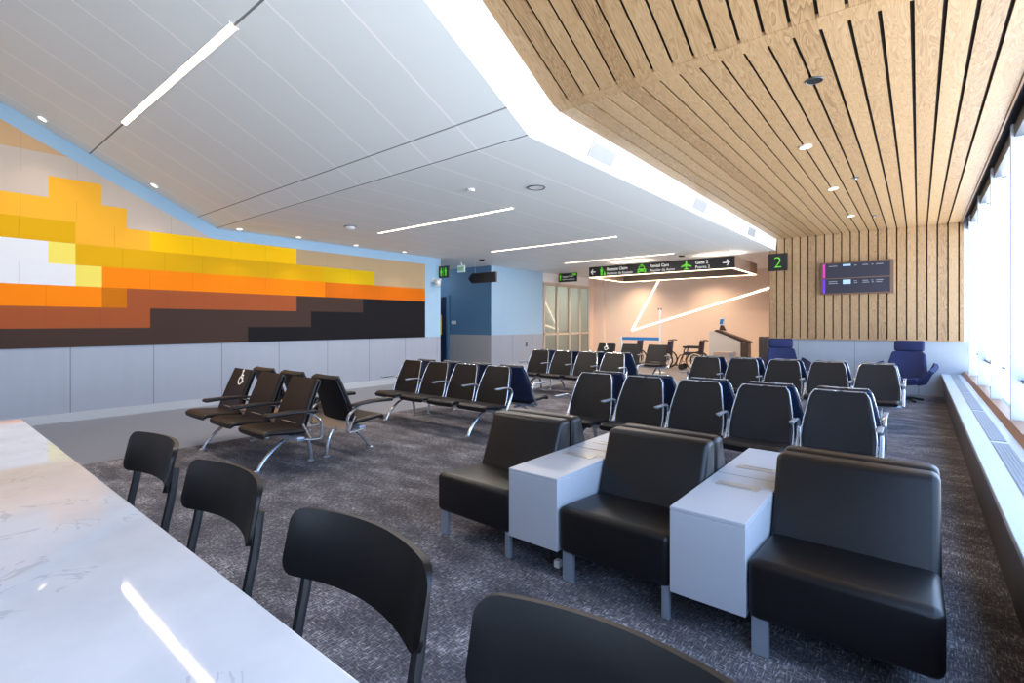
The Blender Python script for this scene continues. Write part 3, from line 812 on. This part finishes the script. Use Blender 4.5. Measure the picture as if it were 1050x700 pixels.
# podium
pd = thing('gate_podium', 'grey gate podium with sloping brown top and small blue screen', 'podium', (-4.15, 14.8, 0))
bm = BM(); prism(bm, [(-.50, 0), (-.50, 1.27), (-.34, 1.27), (.34, .98), (.34, 0)], 'Y', -.15, .15); obj('podium_body', bm, M['podium'], pd, smooth=False)
bm = BM(); prism(bm, [(-.36, 1.272), (-.30, 1.31), (.58, .985), (.58, .94), (.47, .945)], 'Y', -.17, .17); obj('podium_top', bm, M['darkbrown'], pd, smooth=False)
bm = BM(); box(bm, .345, .54, -.13, .13, .0, .94); obj('end_panel', bm, M['benchfront'], pd, smooth=False)
sc = thing('scanner_screen', 'small blue display on a bracket on top of the grey podium', 'display', (-4.36, 14.8, 1.29))
bm = BM(); prism(bm, [(-.06, .14), (-.03, .36), (.09, .36), (.06, .14)], 'Y', -.03, .03, .006, 1); obj('display_case', bm, M['white'], sc, smooth=False)
bm = BM(); prism(bm, [(-.045, .17), (-.02, .32), (.07, .32), (.045, .17)], 'Y', -.034, -.029); obj('display_face', bm, M['beltblue'], sc, smooth=False)
bm = BM(); prism(bm, [(-.05, .01), (-.02, .15), (.05, .15), (.13, -.01)], 'Y', -.03, .03); obj('bracket', bm, M['darkbrown'], sc, smooth=False)
bn = thing('waste_bin', 'low tan box bin in front of the grey podium', 'bin', (-3.98, 13.75, 0))
bm = BM(); box(bm, -.21, .17, -.2, .2, .0, .66, .006, 1); obj('bin_body', bm, M['tan'], bn, smooth=False)
bm = BM(); box(bm, -.22, .18, -.21, .21, .66, .74, .006, 1); obj('bin_lid', bm, M['tan'], bn, smooth=False)
bm = BM(); box(bm, .17, .24, -.2, .2, .0, .74, .006, 1); obj('side_panel', bm, M['alu2'], bn, smooth=False)

# ------------------------------------------------------------------ signs
def person_icon(bm, cx, cz, h, y, skirt=False):
    prism(bm, disc_pts(cx, cz+.40*h, .10*h), 'Y', y, y-.004)
    if skirt: prism(bm, [(cx-.10*h, cz+.27*h), (cx+.10*h, cz+.27*h), (cx+.22*h, cz-.15*h), (cx-.22*h, cz-.15*h)], 'Y', y, y-.004)
    else: prism(bm, [(cx-.17*h, cz+.27*h), (cx+.17*h, cz+.27*h), (cx+.17*h, cz-.05*h), (cx-.17*h, cz-.05*h)], 'Y', y, y-.004)
    for s in (-1, 1): prism(bm, [(cx+s*.02*h, cz-.05*h), (cx+s*.12*h, cz-.05*h), (cx+s*.12*h, cz-.5*h), (cx+s*.02*h, cz-.5*h)], 'Y', y, y-.004)

ws = thing('wayfinding_sign', 'long hanging directional sign, glowing rectangular ring with green pictograms', 'sign', (-5.185, 12.1, 2.75))
hwid = 1.91
bm = BM(); box(bm, -hwid, hwid, 0, .05, .015, .29); obj('front_face', bm, M['signblack'], ws, smooth=False)
bm = BM(); box(bm, hwid-.05, hwid, .05, 2.05, .015, .29); obj('side_face', bm, M['signside'], ws, smooth=False)
bm = BM(); box(bm, -hwid, -hwid+.05, .05, 2.05, .015, .29); obj('side_face', bm, M['signside'], ws, smooth=False)
bm = BM(); box(bm, -hwid+.05, hwid-.05, 2.0, 2.05, .015, .29); obj('rear_face', bm, M['signbrown'], ws, smooth=False)
bm = BM()
for a in ((-hwid, hwid, 0, .05), (-hwid, hwid, 2.0, 2.05), (-hwid, -hwid+.05, .05, 2.0), (hwid-.05, hwid, .05, 2.0)): box(bm, a[0], a[1], a[2], a[3], -.0, .015)
obj('light_ring', bm, M['ledring'], ws, smooth=False)
bm = BM()
for x in (-hwid+.1, hwid-.1):
    for yy in (.03, 2.02): tube(bm, [(x, yy, .29), (x, yy, .49)], .004)
obj('hanger', bm, M['whitemetal'], ws)
def arrow(bm, x, z, s, y, d):
    prism(bm, [(x-s, z-.012), (x+s, z-.012), (x+s, z+.012), (x-s, z+.012)], 'Y', y, y-.004)
    t = x+d*s
    for q in (-1, 1): prism(bm, [(t, z), (t-d*.012, z-q*.014), (t-d*.075, z+q*.062), (t-d*.058, z+q*.078)], 'Y', y, y-.004)
bm = BM(); arrow(bm, -1.78, .15, .07, -.001, -1); obj('arrow', bm, M['textwhite'], ws, smooth=False)
bm = BM(); arrow(bm, 1.73, .15, .08, -.001, 1); obj('arrow', bm, M['textwhite'], ws, smooth=False)
bm = BM(); person_icon(bm, -1.52, .155, .23, -.001); prism(bm, [(-1.455, .04), (-1.40, .04), (-1.40, .115), (-1.455, .115)], 'Y', -.001, -.005); prism(bm, [(-1.44, .115), (-1.43, .115), (-1.43, .17), (-1.44, .17)], 'Y', -.001, -.005); obj('luggage_pictogram', bm, M['green'], ws, smooth=False)
bm = BM()
prism(bm, [(-.47, .04), (-.47, .13), (-.445, .145), (-.42, .22), (-.29, .22), (-.265, .145), (-.24, .13), (-.24, .04), (-.285, .04), (-.285, .07), (-.425, .07), (-.425, .04)], 'Y', -.001, -.005); prism(bm, [(-.39, .23), (-.32, .23), (-.32, .26), (-.39, .26)], 'Y', -.001, -.005)
cp = obj('car_pictogram', bm, M['green'], ws, smooth=False)
bm = BM(); prism(bm, [(-.425, .15), (-.405, .20), (-.305, .20), (-.285, .15)], 'Y', -.0055, -.007); prism(bm, [(-.45, .09), (-.45, .115), (-.41, .115), (-.41, .09)], 'Y', -.0055, -.007); prism(bm, [(-.30, .09), (-.30, .115), (-.26, .115), (-.26, .09)], 'Y', -.0055, -.007)
obj('windscreen', bm, M['signblack'], cp, smooth=False)
bm = BM(); px, pz = .80, .155
prism(bm, [(px-.018, pz-.11), (px+.018, pz-.11), (px+.02, pz+.09), (px, pz+.12), (px-.02, pz+.09)], 'Y', -.001, -.005)
for s in (-1, 1):
    prism(bm, [(px, pz+.04), (px, pz-.02), (px+s*.13, pz-.05), (px+s*.13, pz-.02)], 'Y', -.001, -.006); prism(bm, [(px, pz-.07), (px, pz-.1), (px+s*.06, pz-.115), (px+s*.06, pz-.095)], 'Y', -.001, -.006)
obj('plane_pictogram', bm, M['green'], ws, smooth=False)
for s, x, z, sz, b in (('Baggage Claim', -1.36, .165, .105, .002), ('Reclamo de Equipaje', -1.36, .055, .09, 0), ('Rental Cars', -.13, .165, .105, .002), ('Alquiler de Autos', -.13, .055, .09, 0), ('Gate 2', 1.02, .165, .11, .002), ('Puerta 2', 1.02, .055, .1, 0)):
    text_mesh('lettering', s, sz, M['textwhite'], ws, (x, -.003, z), bold=b)

sg = thing('gate_number_sign', 'square dark sign with a green number 2 at the oak wall end', 'sign', (-2.51, 12.75, 2.70))
bm = BM(); box(bm, -.20, .20, 0, .05, 0, .395, .004, 1); obj('sign_panel', bm, M['signblack'], sg, smooth=False)
text_mesh('lettering', '2', .36, M['green'], sg, (0, -.003, .07), align='CENTER', bold=-.006)
bm = BM(); box(bm, -.04, .04, .05, .545, .16, .24); obj('wall_bracket', bm, M['black'], sg, smooth=False)

sg = thing('baggage_sign', 'small black hanging sign with green pictogram above the glass doors', 'sign', (-9.42, 14.6, 2.92))
bm = BM(); box(bm, -.37, .37, 0, .05, .0, .30); obj('sign_panel', bm, M['signblack'], sg, smooth=False)
bm = BM(); person_icon(bm, -.29, .16, .2, -.001); obj('pictogram', bm, M['green'], sg, smooth=False)
bm = BM(); box(bm, .20, .35, -.006, -.001, .20, .29); obj('green_patch', bm, M['green'], sg, smooth=False)
text_mesh('lettering', 'Baggage Claim', .075, M['textwhite'], sg, (-.20, -.003, .16)); text_mesh('lettering', 'Reclamo de Equipaje', .06, M['textwhite'], sg, (-.20, -.003, .07))
bm = BM(); tube(bm, [(-.3, .025, .3), (-.3, .025, .32)], .01); tube(bm, [(.3, .025, .3), (.3, .025, .32)], .01); obj('hanger', bm, M['black'], sg)

sg = thing('restroom_sign', 'square black sign with green man and woman at the mural wall corner', 'sign', (-9.86, 9.2, 2.72))
bm = BM(); box(bm, -.175, .175, 0, .05, -.01, .30); obj('sign_panel', bm, M['signblack'], sg, smooth=False)
bm = BM(); person_icon(bm, -.085, .145, .22, -.001, True); person_icon(bm, .085, .145, .22, -.001); box(bm, -.005, .005, -.005, -.001, .03, .26); obj('pictogram', bm, M['green'], sg, smooth=False)

sg = thing('arrow_sign', 'blank black arrow-shaped sign hanging before the blue corridor corner', 'sign', (-8.98, 9.9, 2.58))
bm = BM(); prism(bm, [(-.64, .135), (-.51, 0), (.36, 0), (.36, .27), (-.51, .27)], 'Y', 0, .06); obj('sign_panel', bm, M['signblack'], sg, smooth=False)
bm = BM(); tube(bm, [(-.4, .03, .27), (-.4, .03, .66)], .003); tube(bm, [(.25, .03, .27), (.25, .03, .66)], .003); obj('hanger', bm, M['whitemetal'], sg)

sg = thing('exit_sign', 'small pale exit sign under the corridor ceiling', 'sign', (-10.3, 10.3, 2.97))
bm = BM(); box(bm, -.14, .14, 0, .04, 0, .2); obj('sign_panel', bm, M['exitpanel'], sg, smooth=False)
text_mesh('lettering', 'EXIT', .125, M['exitgreen'], sg, (0, -.003, .055), align='CENTER', bold=.003)
bm = BM(); tube(bm, [(0, .02, .2), (0, .02, .27)], .015); obj('hanger', bm, M['whitemetal'], sg)

cm = thing('security_camera', 'white dome security camera on an arm by the restroom sign', 'camera', (XL+.0, 9.0, 2.6))
bm = BM(); box(bm, 0, .03, -.06, .06, -.02, .08); box(bm, .03, .30, -.03, .03, .02, .055, .008, 2); obj('bracket', bm, M['whitemetal'], cm)
bm = BM(); lathe(bm, [(.07, .02), (.075, -.04), (.06, -.10), (.03, -.125)], (.2, 0, 0), 18); obj('dome', bm, M['white'], cm)
bm = BM(); box(bm, -12.25, -12.15, 11.22, 11.265, 1.12, 1.76)
tag(obj('notice_plate', bm, M['yellow'], smooth=False), 'narrow yellow plate at the corridor mouth', 'plate')
bm = BM(); box(bm, -11.75, -11.55, 11.31, 11.335, 1.46, 1.57, .004, 1)
tag(obj('wall_plate', bm, M['white'], smooth=False), 'small white plate on the dark blue corridor wall', 'plate')
bm = BM(); box(bm, XL, XL+.012, 13.05, 13.13, .72, .86); tag(obj('power_outlet', bm, M['framegrey'], smooth=False), 'grey outlet low on the wall behind the far seats', 'outlet')

# flight information display
fd = thing('flight_display', 'wide dark flight information screen in a bronze frame on the oak wall', 'screen', (-1.065, YB-.06, 2.135))
bm = BM(); box(bm, -.66, .66, -.10, .0, 0, .71, .006, 1); obj('screen_frame', bm, M['bronze'], fd, smooth=False)
for z0, z1, mk in ((.365, .685, 'magenta'), (.03, .345, 'lilac')):
    bm = BM(); box(bm, -.62, .60, -.106, -.1, z0, z1); s = obj('display_panel', bm, M['screen'], fd, smooth=False)
    bm = BM(); box(bm, -.615, -.568, -.11, -.106, z0+.005, z1-.005); obj('colour_tab', bm, M[mk], s, smooth=False)
    bm = BM()
    for (xa, xb, dz) in ((-.50, -.34, .05), (-.03, .02, .05), (.12, .22, .05), (.28, .31, .05), (.36, .48, .05)) + (((-.50, -.33, .09), (-.03, .03, .09), (.12, .24, .09), (.28, .32, .09), (.36, .46, .09)) if mk == 'lilac' else ()):
        box(bm, xa, xb, -.1085, -.1065, z1-dz-.016, z1-dz)
    obj('text_line', bm, M['grille'], s, smooth=False)
    bm = BM(); box(bm, -.235, -.09, -.1085, -.1065, z1-(.065 if mk == 'magenta' else .12), z1-.025); obj('highlight_bar', bm, M['paleblue'], s, smooth=False)

# ------------------------------------------------------------------ light lines on the warm wall
def wall_strip(label, a, b):
    a = Vector((a[0], YA-.012, a[1])); b = Vector((b[0], YA-.012, b[1])); d = (b-a).normalized(); n = Vector((-d.z, 0, d.x))*.026
    c = (a+b)/2
    t = thing('light_strip', label, 'light', c, 0, 'light lines on the warm wall')
    bm = BM()
    def bar(k, y0, y1):
        pts = [(p.x-c.x, p.z-c.z) for p in (a+n*k, b+n*k, b-n*k, a-n*k)]
        prism(bm, pts, 'Y', y0, y1)
    bar(1, 0, -.012); obj('diffuser', bm, M['ledstrip'], t, smooth=False)
    bm = BM(); bar(1.25, .01, 0); obj('housing', bm, M['white'], t, smooth=False)
wall_strip('steep glowing light line on the warm wall', (-8.4, 1.22), (-7.25, 3.2))
wall_strip('long low-rising glowing light line on the warm wall', (-8.38, 1.22), (-3.4, 2.70))

# ------------------------------------------------------------------ ceiling fixtures
def linear_light(label, y, x0, x1):
    z = zw(y); cx = (x0+x1)/2
    t = thing('linear_light', label, 'ceiling light', (cx, y, z), 0, 'light slots in the white ceiling')
    if y < 3.72: t.rotation_euler = (-math.atan(SL), 0, 0)
    w = (x1-x0)/2
    bm = BM(); box(bm, -w, w, -.026, .026, -.010, .004); obj('diffuser', bm, M['ledwhite'], t, smooth=False)
    bm = BM()
    box(bm, -w-.02, w+.02, -.045, -.033, -.012, .004); box(bm, -w-.02, w+.02, .033, .045, -.012, .004); obj('housing', bm, M['white'], t, smooth=False)
linear_light('bright light slot on the sloping part of the white ceiling', 1.88, -8.15, -4.73)
linear_light('bright light slot in the level ceiling closest to the slope', 5.85, -8.08, -4.78)
linear_light('bright light slot second from the slope in the level ceiling', 9.1, -8.05, -4.73)
linear_light('bright light slot closest to the glowing direction sign', 12.2, -7.95, -4.75)

def lamp(name, typ, loc, energy, color, size=.2, size_y=None, rot=(0, 0, 0), spot=None, blend=.6):
    l = bpy.data.lights.new(name, typ); l.energy = energy; l.color = color
    if typ == 'AREA':
        l.size = size
        if size_y: l.shape = 'RECTANGLE'; l.size_y = size_y
    else:
        l.shadow_soft_size = size
        if typ == 'SPOT': l.spot_size = spot; l.spot_blend = blend
    o = bpy.data.objects.new(name, l); COL.objects.link(o); o.location = loc; o.rotation_euler = rot
    return o
WARM = (1.0, .80, .60); WARM2 = (1.0, .74, .52)

def downlight(label, loc, tilt, group, dark=False, r=.055):
    t = thing('recessed_downlight', label, 'ceiling light', loc, 0, group); t.rotation_euler = (tilt, 0, 0)
    bm = BM(); tube(bm, circle_pts((0, 0, -.004), r, 20, 'XY'), .012, .006, 6, closed=True, up=(0, 0, 1)); obj('trim_ring', bm, M['whitemetal'], t)
    bm = BM(); lathe(bm, [(r*.9, -.006), (r*.9, .002)], (0, 0, 0), 18); obj('lens', bm, M['downlight'], t)
wl = [1.3, 2.65, 3.97, 5.1, 6.43, 7.78]
lab = ['on the slope, highest of the mural row', 'on the slope, second highest of the mural row', 'just past the ceiling fold in the mural row', 'in the mural row, second past the fold',
       'in the mural row, third past the fold', 'in the mural row, closest to the restroom sign']
for y, s in zip(wl, lab):
    downlight('small bright downlight '+s, (-9.72, y, zw(y)-.002), -math.atan(SL) if y < 3.72 else 0, 'downlights washing the mural')
    lamp('mural_wash', 'SPOT', (-9.70, y, zw(y)-.05), 13, WARM, .04, rot=(0, -math.radians(14), 0), spot=math.radians(95))
for (x, y), s in zip(((-1.63, 5.93), (-1.6, 8.0), (-1.62, 10.0)), ('closest to the viewer', 'in the middle', 'closest to the back wall')):
    pass
def on_oak(px, py):   # where a sight line from the camera meets the level oak ceiling
    l = (px-525)/512; t = 512*(ZO-1.5)/(331-py)
    return ((-.6314+.7754*l)*t, (.7754+.6314*l)*t)
OAK = 'fittings in the oak ceiling'
for (px, py), s in zip(((826, 150), (854, 193), (872, 221)), ('closest to the viewer', 'middle one in its line', 'closest to the flight screen')):
    x, y = on_oak(px, py); downlight('white round downlight in the oak ceiling, '+s, (x, y, ZO-.002), 0, OAK, r=.06)
    lamp('oak_spot', 'SPOT', (x, y, ZO-.05), 16, WARM, .06, spot=math.radians(110))
x, y = on_oak(835, 82)
sp = thing('ceiling_speaker', 'dark round speaker set in the oak ceiling', 'speaker', (x, y, ZO), 0, OAK)
bm = BM(); lathe(bm, [(.058, -.006), (.058, .004)], (0, 0, 0), 24); obj('speaker_grille', bm, M['black'], sp)
bm = BM(); tube(bm, circle_pts((0, 0, -.004), .062, 24, 'XY'), .008, .005, 6, closed=True, up=(0, 0, 1)); obj('trim_ring', bm, M['framegrey'], sp)
for (px, py), s in (((877, 182), 'nearer'), ((896, 221), 'farther')):
    x, y = on_oak(px, py)
    sp = thing('sprinkler_head', 'tiny dark sprinkler head in the oak ceiling, the %s one' % s, 'sprinkler', (x, y, ZO), 0, OAK)
    bm = BM(); lathe(bm, [(.045, -.004), (.045, .004)], (0, 0, 0), 16); obj('cover_plate', bm, M['framegrey'], sp)
    bm = BM(); lathe(bm, [(.012, -.03), (.018, -.02), (.012, -.004)], (0, 0, 0), 12); obj('nozzle', bm, M['alu2'], sp)
def on_white(px, py):
    l = (px-525)/512; t = 512*(ZW-1.5)/(331-py)
    return ((-.6314+.7754*l)*t, (.7754+.6314*l)*t)
x, y = on_white(550, 192)
sp = thing('flush_speaker', 'white round speaker flush in the level white ceiling', 'speaker', (x, y, ZW))
bm = BM(); lathe(bm, [(.10, -.006), (.10, .002)], (0, 0, 0), 28); obj('speaker_grille', bm, M['white'], sp)
bm = BM(); tube(bm, circle_pts((0, 0, -.004), .11, 28, 'XY'), .010, .006, 6, closed=True, up=(0, 0, 1)); obj('trim_ring', bm, M['framegrey'], sp)
x, y = on_white(359, 232)
sp = thing('smoke_detector', 'white dome smoke detector under the ceiling past the first light slot', 'detector', (x, y, ZW))
bm = BM(); lathe(bm, [(.09, 0), (.09, -.03), (.06, -.06), (.02, -.066)], (0, 0, 0), 22); obj('dome', bm, M['white'], sp)
bm = BM(); lathe(bm, [(.11, 0), (.11, -.012)], (0, 0, 0), 22); obj('mount', bm, M['framegrey'], sp)
for (px, py), s in (((483, 194), 'beside the flush speaker'), ((494, 266), 'above the arrow sign'), ((699, 262), 'above the direction sign'), ((623, 268.5), 'beside the far light slot')):
    x, y = on_white(px, py); y = min(y, 13.2)
    sp = thing('ceiling_sensor', 'small ceiling sensor '+s, 'sensor', (x, y, ZW), 0, 'sensors on the white ceiling')
    dk = s.startswith('above')
    bm = BM(); lathe(bm, [(.08 if dk else .05, 0), (.07 if dk else .045, -.03)], (0, 0, 0), 18); obj('sensor_body', bm, M['black' if dk else 'white'], sp)
# vents in the white fascia
for (y, s) in ((4.93, 'closest to the fold'), (8.05, 'in the middle'), (11.1, 'closest to the oak wall')):
    f = (y-3.72)/(13.30-3.72); xb = -2.82+.16*f; dirv = Vector((-2.64-xb, 0, .26)); 
    t = thing('air_vent', 'white air vent in the bright fascia, '+s, 'vent', (xb+dirv.x*.5, y, ZW+.13), 0, 'air vents in the white fascia')
    t.rotation_euler = (0, math.atan2(dirv.x, dirv.z), 0)
    bm = BM(); box(bm, 0, .008, -.26, .26, -.085, .085); obj('vent_frame', bm, M['greywain'], t, smooth=False)
    bm = BM()
    for k in range(9): box(bm, .008, .012, -.24, .24, -.072+k*.016, -.066+k*.016)
    obj('louvres', bm, M['grille'], t, smooth=False)

# ------------------------------------------------------------------ lighting
sc_ = bpy.context.scene
w = bpy.data.worlds.new('World'); sc_.world = w; w.use_nodes = True
wn_, wl_ = w.node_tree.nodes, w.node_tree.links
bg = wn_['Background']; bg.inputs[1].default_value = 1.0
tcw = wn_.new('ShaderNodeTexCoord'); spw = wn_.new('ShaderNodeSeparateXYZ'); wl_.new(tcw.outputs['Generated'], spw.inputs[0])
mr = wn_.new('ShaderNodeMapRange'); mr.inputs['From Min'].default_value = -.25; mr.inputs['From Max'].default_value = .25; wl_.new(spw.outputs['Z'], mr.inputs['Value'])
mxw = wn_.new('ShaderNodeMix'); mxw.data_type = 'RGBA'; wl_.new(mr.outputs[0], mxw.inputs['Factor'])
mxw.inputs['A'].default_value = (5.3, 5.4, 5.5, 1)      # lower half brightened to lift the ceilings; no apron is built
mxw.inputs['B'].default_value = (1.5, 2.25, 3.5, 1)      # pale blue sky above it
wl_.new(mxw.outputs['Result'], bg.inputs[0])
def portal(loc, rot, sx, sy):
    l = bpy.data.lights.new('sky_portal', 'AREA'); l.shape = 'RECTANGLE'; l.size = sx; l.size_y = sy; l.cycles.is_portal = True
    o = bpy.data.objects.new('sky_portal', l); COL.objects.link(o); o.location = loc; o.rotation_euler = rot
portal((XG+.08, (YB-2)/2, 2.0), (0, PI/2, 0), 3.0, YB+2)
portal((-1.6, YR-.05, 1.95), (-PI/2, 0, 0), 2.0, 2.1)
# lamps at slots and sign ring; alcove, vestibule, corridor ones have no fitting
for y, zz in ((5.85, ZW), (9.1, ZW), (12.2, ZW)):
    lamp('slot_lamp', 'AREA', (-6.4, y, zz-.02), 50, (1, .86, .72), 3.3, .05)
lamp('slot_lamp', 'AREA', (-6.44, 1.88, zw(1.88)-.025), 50, (1, .86, .72), 3.4, .05, rot=(-math.atan(SL), 0, 0))
for (x, y) in ((-4.2, 15.0), (-6.8, 15.2), (-8.8, 15.6), (-5.4, 16.6), (-8.0, 16.7)):
    lamp('alcove_downlight', 'SPOT', (x, y, ZW-.04), 78, WARM2, .08, spot=math.radians(140), blend=.8)
for x in (-6.3, -3.9): lamp('sign_uplight', 'AREA', (x, 13.1, 3.06), 5, WARM, 1.0, .25, rot=(PI, 0, 0))
lamp('vestibule_lamp', 'POINT', (-11.6, 15.8, 2.7), 45, (.8, .95, 1), .15)
lamp('corridor_lamp', 'POINT', (-12.6, 10.3, 2.9), 12, (.8, .9, 1), .15)

# ------------------------------------------------------------------ camera and colour
cam = bpy.data.cameras.new('camera'); co = bpy.data.objects.new('camera', cam); COL.objects.link(co)
cam.sensor_fit = 'HORIZONTAL'; cam.sensor_width = 36; cam.lens = 36*512/1050; cam.shift_y = -19/1050; cam.clip_start = .02
co.location = (0, 0, 1.5); co.rotation_euler = (PI/2, 0, math.radians(39.16))
sc_.camera = co
sc_.view_settings.view_transform = 'Filmic' if False else 'Standard'
sc_.view_settings.look = 'None'
sc_.view_settings.exposure = .92
sc_.cycles.max_bounces = 10; sc_.cycles.diffuse_bounces = 5; sc_.cycles.sample_clamp_indirect = 6
